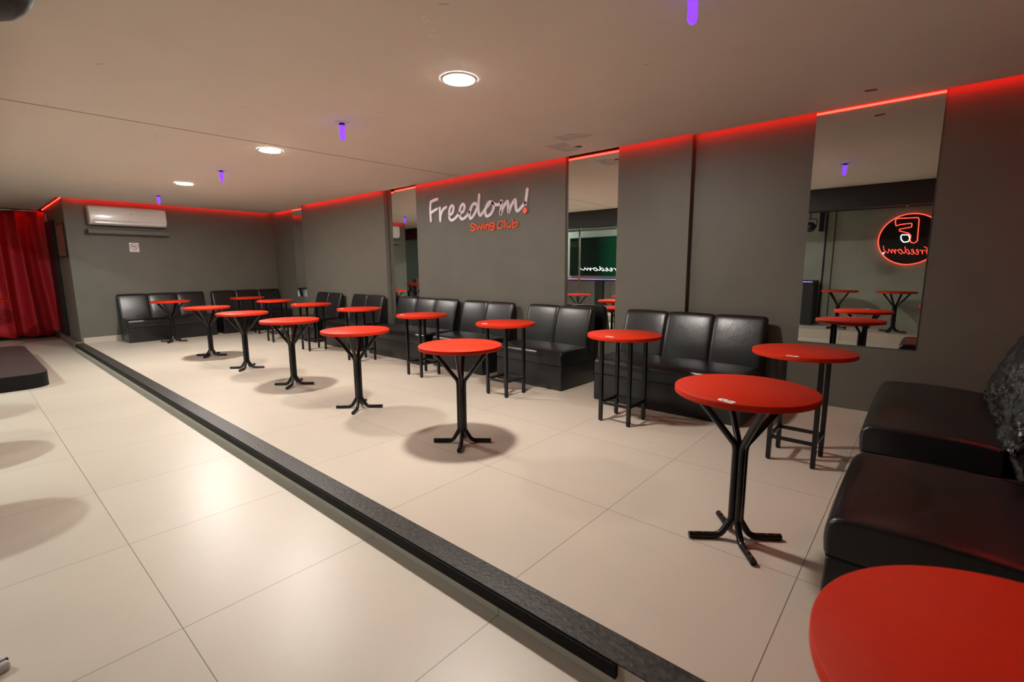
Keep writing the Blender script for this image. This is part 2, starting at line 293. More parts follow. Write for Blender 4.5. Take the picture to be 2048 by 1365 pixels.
# ------------------------------------------------------------------ ceiling lamps
def downlight(x, y, z, label, m=None, r=.098, grp='round white downlights in the ceiling'):
    t = thing('ceiling_downlight', label, 'ceiling light', (x, y, z), 0, grp)
    bm = newbm(); n = 40
    rings = [(r+.026, -.0005), (r+.024, -.006), (r+.006, -.009), (r+.003, -.006)]
    R = [[bm.verts.new((a*math.cos(2*PI*k/n), a*math.sin(2*PI*k/n), b)) for k in range(n)] for a, b in rings]
    for i in range(3):
        for k in range(n): bm.faces.new((R[i][k], R[i][(k+1)%n], R[i+1][(k+1)%n], R[i+1][k]))
    obj('trim_ring', bm, M_white, t)
    bm = newbm(); add_cyl(bm, 0, 0, -.010, -.001, r, 40); obj('diffuser', bm, m or M_lamp, t, smooth=False)
    return t
downlight(-2.475, 2.335, ZC, 'nearest and largest round white downlight, right of the middle of the ceiling')
downlight(-5.355, 2.325, ZC, 'middle round white downlight of the row, close to the ceiling joint')
downlight(-8.27, 2.345, ZC, 'farthest round white downlight of the row, towards the air conditioner', M_lamp3)
for x, l in ((-5.2, 'round downlight on the high ceiling behind the beam, over the dark screen'), (-9.2, 'round downlight on the high ceiling behind the beam, over the dance stage')):
    downlight(x, -1.75, 2.9, l, M_lamp2, .08, 'round downlights behind the beam')

def uvlamp(x, y, label, first=[None]):
    if first[0] is None:
        t = thing('violet_lamp', label, 'violet lamp', (x, y, ZC), 0, 'violet tube lamps on the ceiling'); first[0] = t
        bm = newbm(); add_cyl(bm, 0, 0, -.006, -.0005, .055, 32); obj('base_plate', bm, M_white, t)
        bm = newbm(); add_cyl(bm, 0, 0, -.022, -.006, .024, 24); obj('socket', bm, M_black, t)
        for s in (-1, 1):
            bm = newbm(); p = fillet([(-.0105, s*.0095, -.015), (-.0105, s*.0095, -.135), (.0105, s*.0095, -.135), (.0105, s*.0095, -.015)], .0104, 5)
            add_tube(bm, p, .0085, 12); obj('tube', bm, M_uv, t)
        return t
    return dup(first[0], (x, y, ZC), 0, label)
uvlamp(-.93, 2.33, 'nearest violet tube lamp, cut by the top edge of the photo')
uvlamp(-3.925, 2.325, 'violet tube lamp between the two nearest white downlights')
uvlamp(-6.87, 2.36, 'violet tube lamp between the middle and farthest white downlights')
uvlamp(-9.88, 2.40, 'farthest violet tube lamp, hanging in front of the air conditioner wall')

# ceiling repairs, tape and flakes
def poly(name, pts, z0, z1, m, label, cat):
    bm = newbm(); a = [bm.verts.new((x, y, z0)) for x, y in pts]; b = [bm.verts.new((x, y, z1)) for x, y in pts]
    n = len(pts); bm.faces.new(a); bm.faces.new(b[::-1])
    for i in range(n): bm.faces.new((a[i], a[(i+1)%n], b[(i+1)%n], b[i]))
    return tag(obj(name, bm, m, smooth=False), label, cat)
M_patch = mat('grey_filler', (.55, .51, .48), .8, noise=.12, nscale=9)
poly('ceiling_patch', [(-2.887,3.921),(-2.845,4.11),(-2.62,4.14),(-2.53,4.10),(-2.60,3.98),(-2.714,3.925)], ZC-.001, ZC+.001, M_patch, 'upper grey filler patch on the ceiling right of the lettering', 'ceiling patch')
poly('ceiling_patch', [(-3.148,4.14),(-3.122,4.50),(-2.98,4.505),(-2.90,4.44),(-2.93,4.30),(-2.887,4.15)], ZC-.001, ZC+.001, M_patch, 'lower grey filler patch on the ceiling, nearest the narrow mirror', 'ceiling patch')
poly('ceiling_hole', [(-2.93,4.36),(-2.89,4.43),(-2.85,4.42),(-2.86,4.36)], ZC-.0015, ZC+.001, mat('dark_hole', (.03, .004, .004), .8), 'small dark hole beside the lower grey ceiling patch', 'hole')
poly('red_tape', [(-.49,4.405),(-.484,4.455),(-.415,4.465),(-.42,4.415)], ZC-.001, ZC+.001, mat('red_tape', (.25, .006, .006), .5), 'small dark red tape strip on the ceiling above the wide mirror', 'tape')
bm = newbm()
for i in range(26):
    x = random.uniform(-6.5, -1.2); y = random.uniform(.6, 4.0); a = random.uniform(-.6, 1.2); l = random.uniform(.01, .035); wd = random.uniform(.0015, .004)
    c, s = math.cos(a)*l, math.sin(a)*l; nx, ny = -math.sin(a)*wd, math.cos(a)*wd
    v = [bm.verts.new(p) for p in ((x-c-nx,y-s-ny,ZC-.0006),(x+c-nx,y+s-ny,ZC-.0006),(x+c+nx,y+s+ny,ZC-.0006),(x-c+nx,y-s+ny,ZC-.0006))]; bm.faces.new(v)
o = tag(obj('ceiling_scuffs', bm, mat('scuff', (.33, .27, .21), .8), smooth=False), 'faint brown scuff marks scattered over the ceiling', 'scuff marks'); o['kind'] = 'stuff'
bm = newbm()
for (px, py) in ((-2.02,1.68),(-2.05,1.72),(-2.15,1.83),(-2.10,1.80),(-2.13,1.86),(-2.22,1.98),(-2.235,1.985),(-2.31,2.10)):
    x, y = px, py; l = .016
    v = [bm.verts.new(p) for p in ((x-l,y-.004,ZC-.0007),(x+l,y-.010,ZC-.0007),(x+l,y-.002,ZC-.0007),(x-l,y+.004,ZC-.0007))]; bm.faces.new(v)
o = tag(obj('paint_chips', bm, mat('chip_white', (.8, .78, .75), .7), smooth=False), 'white paint chips in a line near the nearest downlight', 'paint chips'); o['kind'] = 'stuff'

# ------------------------------------------------------------------ lettering
def ribbon(bm, pts2, wdt, d0, d1, place):
    """closed, round-ended stroke with a flat face and softened edges, standing from depth d0 to d1"""
    p = catmull(pts2, 7) if len(pts2) > 2 else [tuple(q) for q in pts2]
    p = [Vector((a[0], a[1])) for a in p]; r = wdt/2; N = len(p)
    T = [(p[min(i+1,N-1)]-p[max(i-1,0)]).normalized() for i in range(N)]
    st = []
    for k in range(5): a = PI/2*(1-k/5); st.append((p[0]-T[0]*r*math.sin(a), T[0], max(.06, math.cos(a))))
    st += [(p[i], T[i], 1.0) for i in range(N)]
    for k in range(1, 6): a = PI/2*k/5; st.append((p[-1]+T[-1]*r*math.sin(a), T[-1], max(.06, math.cos(a))))
    e = (d1-d0)*.22; rings = []
    for c, t, s_ in st:
        n = Vector((-t.y, t.x)); rr = r*s_; q = []
        for u, d in ((-rr, d0), (-rr, d1-e), (-max(rr-e, rr*.5), d1), (max(rr-e, rr*.5), d1), (rr, d1-e), (rr, d0)):
            w2 = c+n*u; q.append(bm.verts.new(place(w2.x, w2.y, d)))
        rings.append(q)
    for A, Bq in zip(rings, rings[1:]):
        for k in range(6): bm.faces.new((A[k], A[(k+1)%6], Bq[(k+1)%6], Bq[k]))
    bm.faces.new(rings[0]); bm.faces.new(rings[-1][::-1])
def letters(name, strokes, groups, wdt, depth, place, m, parent, pname='letter'):
    for g in groups:
        bm = newbm()
        for j, i in enumerate(g): ribbon(bm, strokes[i], wdt, 0, depth+.0004*(j % 3), place)
        obj(pname, bm, m, parent, sharp=35)
sg = thing('wall_lettering', 'raised lilac Freedom! lettering with orange Swing Club below on dark wall panel', 'sign', (-4.8, YD, 1.8))
pl = lambda x, z, d: (x+4.8, -d, z-1.8)
letters('letter', WHITE, [[0,1,2],[3,4],[5],[6,7],[8],[9],[10]], .043, .02, pl, M_wlet, sg)
letters('letter', ORANGE, [[0],[1],[2,3],[4,5],[6,7],[8],[9],[10],[11]], .0175, .018, pl, M_olet, sg)
bm = newbm(); ribbon(bm, [(DOT[0], DOT[1]-.0005), (DOT[0], DOT[1]+.0005)], .074, 0, .02, pl); obj('dot', bm, M_olet, sg, smooth=False)

# ------------------------------------------------------------------ air conditioner and things on the left walls
ac = thing('air_conditioner', 'long white split air conditioner high on the left wall', 'air conditioner', (XW, 2.245, 2.1))
bm = newbm()
prof = [(0,.33),(.16,.33),(.195,.315),(.212,.28),(.215,.08),(.205,.045),(.15,.0),(0,.0)]
a = [bm.verts.new((x, -.57, z)) for x, z in prof]; b = [bm.verts.new((x, .57, z)) for x, z in prof]; n = len(prof)
for i in range(n): bm.faces.new((a[i], a[(i+1)%n], b[(i+1)%n], b[i]))
bm.faces.new(a); bm.faces.new(b[::-1]); obj('body', bm, M_white, ac, bevel=.02)
bm = newbm(); add_box(bm, .2145, .2165, -.53, .55, .073, .076); obj('panel_gap', bm, mat('grey_gap', (.2,.19,.19), .5), ac, smooth=False)
bm = newbm(); add_box(bm, .17, .212, -.50, .54, .018, .055); obj('louver', bm, M_white, ac, bevel=.006)
bm = newbm(); add_box(bm, .2145, .2168, .0, .05, .205, .212); obj('badge', bm, mat('grey_badge', (.25,.22,.2), .4), ac, smooth=False)
bm = newbm(); add_box(bm, 0, .17, -.60, .61, -.115, -.04); sh = obj('drip_tray', bm, M_wall, loc=(XW, 2.245, 2.06), bevel=.006); tag(sh, 'dark painted ledge on the wall right under the air conditioner', 'ledge')
ns = thing('no_smoking_sign', 'small white no smoking notice on the wall below the air conditioner', 'sign', (XW, 2.30, 1.72))
bm = newbm(); add_box(bm, 0, .004, -.072, .072, -.085, .085); obj('plate', bm, M_num, ns, smooth=False)
bm = newbm(); add_tube(bm, [(.006, .052*math.cos(2*PI*i/32), .015+.052*math.sin(2*PI*i/32)) for i in range(32)], .0045, 6, closed=True)
add_tube(bm, [(.006, -.037, .052), (.006, .037, -.022)], .0045, 6); obj('red_ring', bm, mat('sign_red', (.35, .04, .04), .5), ns)
bm = newbm(); add_box(bm, .004, .0055, -.030, .022, .008, .020); obj('cigarette', bm, mat('sign_black', (.05,.04,.04), .5), ns, smooth=False)
bm = newbm(); add_tube(bm, [(.005,.02,.022),(.005,.028,.03),(.005,.02,.038),(.005,.028,.046)], .0025, 5); obj('smoke', bm, bpy.data.materials['sign_black'], ns, smooth=False)
bm = newbm(); add_box(bm, .004, .005, -.045, .045, -.066, -.060); obj('caption', bm, bpy.data.materials['sign_black'], ns, smooth=False)

po = thing('framed_poster', 'faded reddish poster on the side wall by the red curtain', 'poster', (-11.97, 1.37, 1.83))
bm = newbm(); add_box(bm, -.42, .42, -.015, 0, -.30, .30); obj('frame', bm, mat('dark_frame', (.05,.03,.025), .5), po, smooth=False)
bm = newbm(); add_box(bm, -.39, .39, -.018, -.012, -.27, .27); obj('print', bm, mat('reddish_print', (.34,.13,.09), .6, noise=.5, nscale=7), po, smooth=False)
dr = thing('door_1', 'x', 'x', (-13.1, 1.37, 0)); del dr['label']; del dr['category']; dr['kind'] = 'structure'
bm = newbm(); add_box(bm, -.42, .42, -.05, -.002, -.1, 2.25); obj('door_leaf', bm, M_black, dr, bevel=.004)
bm = newbm(); add_box(bm, -.62, -.43, -.02, -.002, -.1, 2.42); obj('door_jamb', bm, mat('pale_jamb', (.4,.38,.32), .6), dr, smooth=False)

# curtain
cu = thing('red_curtain', 'floor-length red velvet curtain hanging from rings at far left', 'curtain', (-14.0, .2, 0))
bm = newbm(); NY, NZ = 240, 26; grid = []
for i in range(NY+1):
    row = []
    for j in range(NZ+1):
        s = i/NY; h = j/NZ
        y = -.25 + s*(1.45 + .26*(1-h)**1.6*(s**4)); z = -.045 + h*2.53
        z += .02*math.sin(s*37)*(1-h)
        x = .085*math.sin(s*2*PI*4.5 + .6*math.sin(s*11) + .4*h) + .02*math.sin(s*2*PI*10+1+h) + .05*(1-h)*math.sin(s*2*PI*3)
        row.append(bm.verts.new((x, y, z)))
    grid.append(row)
for i in range(NY):
    for j in range(NZ): bm.faces.new((grid[i][j], grid[i+1][j], grid[i+1][j+1], grid[i][j+1]))
o = obj('fabric', bm, M_curtain, cu, sharp=180); sm = o.modifiers.new('solid', 'SOLIDIFY'); sm.thickness = .003
bm = newbm(); add_tube(bm, [(.0,-.35,2.50),(.0,1.12,2.50)], .012, 12); obj('rod', bm, M_chrome, cu)
for k in range(9):
    y = -.22+k*.155; bm = newbm(); add_tube(bm, [(.0+.0, y+.028*math.cos(2*PI*i/14), 2.49+.028*math.sin(2*PI*i/14)) for i in range(14)], .004, 6, closed=True)
    obj('ring', bm, M_chrome, cu)

# ------------------------------------------------------------------ dance stage and pole
st = thing('dance_stage', 'low black stage with rounded corners on the lower floor at left', 'stage', (-9.68, -.25, ZL))
def rrect(hx, hy, r, n=8):
    P = []
    for cx, cy, a0 in ((hx-r, hy-r, 0), (-hx+r, hy-r, 90), (-hx+r, -hy+r, 180), (hx-r, -hy+r, 270)):
        for k in range(n+1): a = math.radians(a0+90*k/n); P.append((cx+r*math.cos(a), cy+r*math.sin(a)))
    return P
def prism(bm, P, z0, z1):
    a = [bm.verts.new((x, y, z0)) for x, y in P]; b = [bm.verts.new((x, y, z1)) for x, y in P]; n = len(P)
    bm.faces.new(a[::-1]); bm.faces.new(b)
    for i in range(n): bm.faces.new((a[i], a[(i+1)%n], b[(i+1)%n], b[i]))
bm = newbm(); prism(bm, rrect(1.65, .88, .22), 0, .172); obj('platform', bm, mat('black_lacquer', (.008,.008,.008), .5, spec=.15), st)
bm = newbm(); prism(bm, rrect(1.65, .88, .22), .1725, .18); obj('deck', bm, mat('dark_deck', (.052,.040,.038), .42, spec=.3, noise=.15, nscale=12), st, bevel=.003)
po = thing('dance_pole', 'chrome floor-to-ceiling dance pole on the lower floor, seen in the narrow mirror', 'pole', (-6.9, -1.03, ZL))
bm = newbm(); add_tube(bm, [(0,0,0),(0,0,3.0)], .024, 20); obj('pole', bm, M_chrome, po)
bm = newbm(); add_cyl(bm, 0, 0, 0, .015, .09, 24); obj('base_flange', bm, M_chrome, po)

# ------------------------------------------------------------------ tables
def make_tree_table(label, loc, rz):
    t = thing('pedestal_table', label, 'table', loc, rz, 'round red tables on branching black pedestals')
    top(t)
    for k in range(4):
        a = PI/2*k; c, s = math.cos(a), math.sin(a); off = .021
        rr = lambda r, z: (r*c, r*s, z)
        p = fillet([rr(.215, .716), rr(off+.004, .475), rr(off, .44), rr(off, .10), rr(off+.05, .0165), rr(.215, .0155)], .055, 7)
        bm = newbm(); add_tube(bm, p, .0155, 12); leg = obj('leg', bm, M_metal, t)
        for rad in (.150, .190):
            bm = newbm(); add_cyl(bm, rad*c, rad*s, .030, .0335, .0045, 8); obj('screw', bm, M_brass, leg)
    return t
def top(t):
    bm = newbm(); n = 96; R = .303
    prof = [(R-.004, .7165), (R-.0005, .719), (R, .723), (R, .739), (R-.0005, .7425), (R-.003, .745)]
    rings = [[bm.verts.new((r*math.cos(2*PI*k/n), r*math.sin(2*PI*k/n), z)) for k in range(n)] for r, z in prof]
    for i in range(len(prof)-1):
        for k in range(n): bm.faces.new((rings[i][k], rings[i][(k+1)%n], rings[i+1][(k+1)%n], rings[i+1][k]))
    bm.faces.new(rings[0][::-1]); bm.faces.new(rings[-1]); obj('tabletop', bm, M_red, t, sharp=60)
def make_square_table(label, loc, rz):
    t = thing('bar_table', label, 'table', loc, rz, 'round red tables on square four-legged black frames')
    top(t); h = .131
    for sx in (-1, 1):
        for sy in (-1, 1):
            bm = newbm(); add_box(bm, sx*h-.014, sx*h+.014, sy*h-.014, sy*h+.014, .006, .716); leg = obj('leg', bm, M_metal, t, bevel=.002)
            bm = newbm(); add_cyl(bm, sx*(h-.002), sy*(h-.002), 0, .0065, .013, 14); obj('foot', bm, M_black, leg)
    for s in (-1, 1):
        bm = newbm(); add_box(bm, -h+.014, h-.014, s*h-.011, s*h+.011, .150, .172); obj('stretcher', bm, M_metal, t, bevel=.002)
        bm = newbm(); add_box(bm, s*h-.011, s*h+.011, -h+.014, h-.014, .150, .172); obj('stretcher', bm, M_metal, t, bevel=.002)
        bm = newbm(); add_box(bm, -h+.014, h-.014, s*h-.011, s*h+.011, .694, .716); obj('rail', bm, M_metal, t, bevel=.002)
        bm = newbm(); add_box(bm, s*h-.011, s*h+.011, -h+.014, h-.014, .694, .716); obj('rail', bm, M_metal, t, bevel=.002)
    return t
def number(t, txt, pos, rz, size=.052):
    cu_ = bpy.data.curves.new('n', 'FONT'); cu_.body = txt; cu_.size = size; cu_.offset = .0026; cu_.align_x = 'CENTER'; cu_.align_y = 'CENTER'; cu_.extrude = .0004
    tmp = bpy.data.objects.new('tmp_text', cu_); C.objects.link(tmp); bpy.context.view_layer.update()
    me = bpy.data.meshes.new_from_object(tmp.evaluated_get(bpy.context.evaluated_depsgraph_get())); bpy.data.objects.remove(tmp)
    me.materials.clear(); me.materials.append(M_num)
    o = bpy.data.objects.new('table_number', me); C.objects.link(o); o.parent = t
    d = Matrix.Rotation(-t.rotation_euler.z, 4, 'Z') @ Vector((pos[0]-t.location.x, pos[1]-t.location.y, 0))
    o.location = (d.x, d.y, .7458); o.rotation_euler = (0, 0, rz - t.rotation_euler.z); o.scale = (1.45, .92, 1)
rd = math.radians
TT = [((-.600, 2.315), 'red pedestal table numbered 02, nearest whole table at right', -53),
      ((-2.555, 2.365), 'bright orange-red pedestal table directly under the nearest downlight', -50),
      ((-3.955, 2.360), 'orange-red pedestal table left of the one under the nearest downlight', -47),
      ((-5.335, 2.385), 'orange-red pedestal table under the middle downlight, third from the left among the near row', -46),
      ((-6.730, 2.405), 'orange-red pedestal table of the near row just right of the one in front of the far sofa gap', -44),
      ((-8.150, 2.430), 'red pedestal table of the near row standing under the farthest downlight', -44),
      ((-10.32, 2.500), 'farthest red pedestal table, right in front of the sofa on the left wall', -40)]
TT[3] = (TT[3][0], 'orange-red pedestal table standing under the middle downlight', -46)
TT[4] = (TT[4][0], 'orange-red pedestal table between those under the middle and farthest downlights', -44)
t0 = None
for p, l, a in TT:
    if t0 is None: t0 = make_tree_table(l, (*p, 0), rd(a)); 
    else: dup(t0, (*p, 0), rd(a), l)
fg = dup(t0, (.205, .87, 0), rd(10), 'red table top cut by the bottom right corner of the photo')
for p, z, a, l in (((-1.33, -1.62), .07, 40, 'red pedestal table on the far platform, seen in the wide mirror at left'),
                   ((-.46, -1.64), .07, 20, 'red pedestal table on the far platform below the neon sign in the mirror'),
                   ((-4.09, -.455), ZL, 15, 'red pedestal table casting the nearest round shadow on the lower floor'),
                   ((-5.27, -.45), ZL, 30, 'red pedestal table casting the middle of three round shadows on the lower floor'),
                   ((-6.53, -.42), ZL, 50, 'red pedestal table by the chrome pole, seen in the narrow mirror')):
    dup(t0, (*p, z), rd(a), l)
lt = dup(t0, (-12.55, .30, ZL), rd(25), 'red table cut by the left edge of the photo in front of the curtain'); lt.scale = (1, 1, 1.2)
lt2 = dup(t0, (-13.3, .05, ZL), rd(5), 'red table nearest the curtain at the left edge, behind another red table'); lt2.scale = (1, 1, 1.24)
number(t0, '02', (-.595, 2.040), rd(-22))
SQ = [((-.595, 3.622), '03', 'red square-legged table numbered 03 in front of the wide mirror', 1),
      ((-1.895, 3.612), '04', 'red square-legged table numbered 04 in front of the large three-seat sofa', 1),
      ((-3.250, 3.640), '05', 'red square-legged table in front of the sofa below the narrow mirror', 2),
      ((-4.632, 3.668), '06', 'red square-legged table with a bright lamp reflection on its top', 2),
      ((-6.068, 3.705), '07', 'red square-legged table in front of the sofa beside the tall mirror', 3),
      ((-7.490, 3.715), '08', 'red square-legged table in front of the reddish two-seat sofa', 4),
      ((-8.905, 3.755), '09', 'red square-legged table between the corner sofa and the reddish sofa', 5),
      ((-10.33, 3.81), '', 'farthest red square-legged table, in front of the corner sofa', 5)]
s0 = None; sq = []
for p, n_, l, a in SQ:
    if s0 is None: s0 = make_square_table(l, (*p, 0), rd(-1)); sq.append(s0)
    else: sq.append(dup(s0, (*p, 0), rd(-a), l))
NP = [(-.605, 3.342), (-1.905, 3.385), (-3.33, 3.415), (-4.73, 3.45), (-6.18, 3.49), (-7.62, 3.51), (-9.05, 3.56)]
for t, (p, n_, l, a), q in zip(sq, SQ, NP):
    if n_: number(t, n_, q, rd(-8), .05)

# ------------------------------------------------------------------ sofas
def loft(bm, prof, W, seams, flags, r_end=.03, depth=.013, wrk=0, seed=0, center=None):
    rnd = random.Random(seed); n = len(prof)
    cx = sum(p[0] for p in prof)/n; cz = sum(p[1] for p in prof)/n
    # inward normals
    nor = []
    area = sum(prof[i][0]*prof[(i+1)%n][1]-prof[(i+1)%n][0]*prof[i][1] for i in range(n)); sg_ = 1 if area > 0 else -1
    for i in range(n):
        a, b = prof[i-1], prof[(i+1)%n]; t = Vector((b[0]-a[0], b[1]-a[1])).normalized(); nor.append(Vector((-t.y*sg_, t.x*sg_)))
    xs = set([0.0, W])
    for k in range(1, 6): t = r_end*(1-math.cos(PI/2*k/5)); xs.add(round(t, 5)); xs.add(round(W-t, 5))
    for s in seams:
        for d in (-.03, -.018, -.010, -.005, 0, .005, .010, .018, .03): xs.add(round(s+d, 5))
    k = int(W/.05)
    for i in range(1, k): 
        x = W*i/k
        if all(abs(x-q) > .012 for q in xs): xs.add(round(x, 5))
    xs = sorted(xs); rings = []
    for x in xs:
        t = min(x, W-x); e_ = 0
        if t < r_end: e_ = r_end - math.sqrt(max(0, r_end**2-(r_end-t)**2))
        ds = min([abs(x-s) for s in seams]+[9]); sd = depth*math.exp(-(ds/.009)**2) + .004*math.exp(-(ds/.03)**2)
        edges = [0]+list(seams)+[W]; mid = 0
        for a, b in zip(edges, edges[1:]):
            if a <= x <= b: mid = math.sin(PI*(x-a)/(b-a))**.5
        ring = []
        for i, p in enumerate(prof):
            off = e_*(1 if flags[i] != 2 else .0) + (sd if flags[i] == 1 else 0) - (.008*mid if flags[i] == 1 else 0)
            if wrk and flags[i] == 1: off += wrk*(rnd.random()-.5)
            q = Vector(p) + nor[i]*off; ring.append(bm.verts.new((x-W/2, q.x, max(q.y, 0.0))))
        rings.append(ring)
    for A, Bq in zip(rings, rings[1:]):
        for i in range(n): bm.faces.new((A[i], A[(i+1)%n], Bq[(i+1)%n], Bq[i]))
    bm.faces.new(rings[0]); bm.faces.new(rings[-1][::-1])
def make_sofa(label, W, seats, loc, rz, m=None, mb=None, D=.70, zt=.845):
    m = m or M_leather; mb = mb or m
    t = thing('sofa', label, 'sofa', loc, rz, 'armless black leather sofas'); seams = [W*i/seats for i in range(1, seats)]
    k = D/.70
    bp = [(.008,.004),(.0,.03),(-.002,.14),(.004,.262),(.03,.268),(.60*k,.268),(.675*k,.268),(.68*k,.03),(.68*k,.004)]
    bm = newbm(); loft(bm, bp, W, [], [0]*len(bp), .012); obj('base', bm, m, t, sharp=50)
    sp = catmull([(.002,.270),(-.003,.285),(-.006,.345),(.002,.388),(.03,.412),(.09,.42),(.28,.426),(.45,.42),(.565,.406)], 4) + [(.568,.30),(.56,.270)]
    bm = newbm(); loft(bm, sp, W, [], [2]+[1]*(len(sp)-4)+[0,0,2], .018); obj('seat_cushion', bm, m, t, sharp=60)
    bk = [(.560,.268)]+catmull([(.508,.40),(.514,.44),(.543,.56),(.586,.70),(.618,.79),(.637,.83),(.655,zt),(.674,zt),(.690,zt-.02),(.699,zt-.07)], 4)+[(.70,.50),(.70,.268)]
    bk = [(a*k, b) for a, b in bk]
    fl = [0]+[1]*(len(bk)-3)+[0,0]
    bm = newbm(); loft(bm, bk, W, seams, fl, .03, depth=.008); obj('backrest', bm, mb, t, sharp=60); bo = C.objects[-1] if False else [o_ for o_ in t.children if o_.name.startswith('backrest')][0]
    if mb is M_leather2:
        sd_ = bo.modifiers.new('sub', 'SUBSURF'); sd_.levels = sd_.render_levels = 2; sd_.subdivision_type = 'SIMPLE'
        tx = bpy.data.textures.new('creases', 'CLOUDS'); tx.noise_scale = .07; tx.noise_depth = 3
        dm = bo.modifiers.new('creases', 'DISPLACE'); dm.texture = tx; dm.strength = .05; dm.mid_level = .5
    return t
YF = 4.062
make_sofa('large three-seat black sofa behind the red tables 02 and 04', 1.375, 3, (-1.745, 4.03, 0), rd(0))
make_sofa('two-seat black sofa whose back overlaps the narrow mirror', .94, 2, (-3.31, YF, 0), rd(-1.5), D=.64)
make_sofa('two-seat black sofa below the orange Swing Club lettering', .95, 2, (-4.49, YF+.015, 0), rd(-1.5), D=.64)
make_sofa('three-seat black sofa partly under the tall mirror, left of the lettering', 1.40, 3, (-5.78, YF+.01, 0), rd(0), D=.66)
make_sofa('two-seat black sofa just left of the tall mirror', .96, 2, (-7.31, YF, 0), rd(-1), D=.62)
make_sofa('two-seat sofa with reddish sheen, right of the farthest mirror', .93, 2, (-8.62, YF, 0), rd(-1), D=.62)
make_sofa('three-seat black sofa below the air conditioner on the left wall', 1.42, 3, (-10.74, 2.64, 0), rd(90), D=.66)
make_sofa('three-seat black sofa in the far corner, half hidden by red tables', 1.40, 3, (-10.76, 4.18, 0), rd(90), D=.64)
make_sofa('creased black seat by the right wall, below the wide mirror', 1.40, 3, (-.215, 3.93, 0), rd(-90), M_leather, M_leather2, .78)
make_sofa('black seat closest to the camera at right, behind the cut-off red table', .81, 2, (-.20, 2.345, 0), rd(-90), M_leather, M_leather2, .78)

# ------------------------------------------------------------------ far side seen in the mirrors
ne = thing('neon_sign', 'round black sign with red neon ring, letter and Freedom! writing', 'neon sign', (-.444, -2.40, 1.78))
bm = newbm(); R = .475; P = [(.058+R*math.cos(2*PI*i/48), R*math.sin(2*PI*i/48)) for i in range(48)]
a = [bm.verts.new((x, .002, z)) for x, z in P]; b = [bm.verts.new((x, .02, z)) for x, z in P]
for i in range(48): bm.faces.new((a[i], a[(i+1)%48], b[(i+1)%48], b[i]))
bm.faces.new(a); bm.faces.new(b[::-1]); obj('backboard', bm, M_black, ne, smooth=False)
bm = newbm(); add_tube(bm, [(.058+R*math.cos(2*PI*i/64), .028, R*math.sin(2*PI*i/64)) for i in range(64)], .0085, 8, closed=True); obj('neon_ring', bm, M_neonr, ne)
pn = lambda s: [(x+.444, .028, z-1.78) for x, z in s]
bm = newbm(); add_tube(bm, fillet(pn(NF[0]), .02, 4), .0075, 8); obj('neon_letter', bm, M_neonr, ne)
bm = newbm(); add_tube(bm, fillet(pn(NF[1]), .02, 4), .0085, 8); obj('neon_square', bm, M_neonw, ne)
bm = newbm()
for s in NTXT: add_tube(bm, catmull(pn(s), 4) if len(s) > 2 else pn(s), .0045, 6)
obj('neon_writing', bm, M_neonr, ne)
bm = newbm(); d0 = pn(NDOT[0])[0]; add_tube(bm, [(d0[0]+.016*math.cos(2*PI*i/16), .030, d0[2]+.016*math.sin(2*PI*i/16)) for i in range(16)], .004, 6, closed=True); obj('neon_dot', bm, M_neonw, ne)

sc_ = thing('dark_screen', 'large dark green glossy screen on the far wall, seen in the narrow mirror', 'screen', (-7.2, -2.385, 1.05))
bm = newbm(); add_box(bm, -.90, .90, 0, .03, .0, 1.08); obj('bezel', bm, M_black, sc_, bevel=.004)
m = mat('screen_glass', (.004, .010, .006), .06, spec=.6); nt = m.node_tree; b_ = nt.nodes['Principled BSDF']
tc = nt.nodes.new('ShaderNodeTexCoord'); sx_ = nt.nodes.new('ShaderNodeSeparateXYZ'); nt.links.new(tc.outputs['Object'], sx_.inputs[0])
rp = nt.nodes.new('ShaderNodeValToRGB'); rp.color_ramp.elements[0].position = .0; rp.color_ramp.elements[0].color = (.002,.004,.003,1); rp.color_ramp.elements[1].position = .45; rp.color_ramp.elements[1].color = (.0, .045, .018, 1)
nt.links.new(sx_.outputs['X'], rp.inputs[0]); nt.links.new(rp.outputs[0], b_.inputs['Emission Color']); b_.inputs['Emission Strength'].default_value = .7
bm = newbm(); add_box(bm, -.88, .88, .03, .032, .02, 1.06); obj('screen', bm, m, sc_, smooth=False)
wl = thing('white_lettering', 'small glowing white Freedom! lettering on the dark screen', 'lettering', (-7.0, -2.335, 1.24))
bm = newbm()
for s in TVTXT: add_tube(bm, catmull([(x+7.0, .0, z-1.24) for x, z in s], 4) if len(s) > 2 else [(x+7.0, .0, z-1.24) for x, z in s], .0085, 6)
obj('letters', bm, emit('white_letters', (1,1,1), 1.1), wl)
# counter with coloured light strip
ct = thing('counter', 'long dark counter along the far wall with a black end post', 'counter', (-5.0, -2.05, .07))
bm = newbm(); add_box(bm, -3.25, 3.2, -.33, .18, .86, .92); obj('worktop', bm, M_dark, ct, bevel=.006)
bm = newbm(); add_box(bm, -3.2, 3.0, -.30, .10, 0, .86); obj('front_panel', bm, mat('counter_grey', (.12,.11,.10), .5), ct, smooth=False)
bm = newbm(); add_box(bm, 3.0, 3.2, -.30, .17, 0, .86); obj('end_post', bm, M_black, ct, bevel=.01)
bm = newbm(); add_box(bm, -1.95, -1.7, .102, .17, 0, .86); obj('post', bm, M_black, ct, bevel=.01)
m = emit('colour_led', (1,1,1), 3.0); nt = m.node_tree; b_ = nt.nodes['Principled BSDF']
tc = nt.nodes.new('ShaderNodeTexCoord'); sx_ = nt.nodes.new('ShaderNodeSeparateXYZ'); nt.links.new(tc.outputs['Object'], sx_.inputs[0])
ma = nt.nodes.new('ShaderNodeMath'); ma.operation = 'MULTIPLY'; ma.inputs[1].default_value = .62; nt.links.new(sx_.outputs['X'], ma.inputs[0])
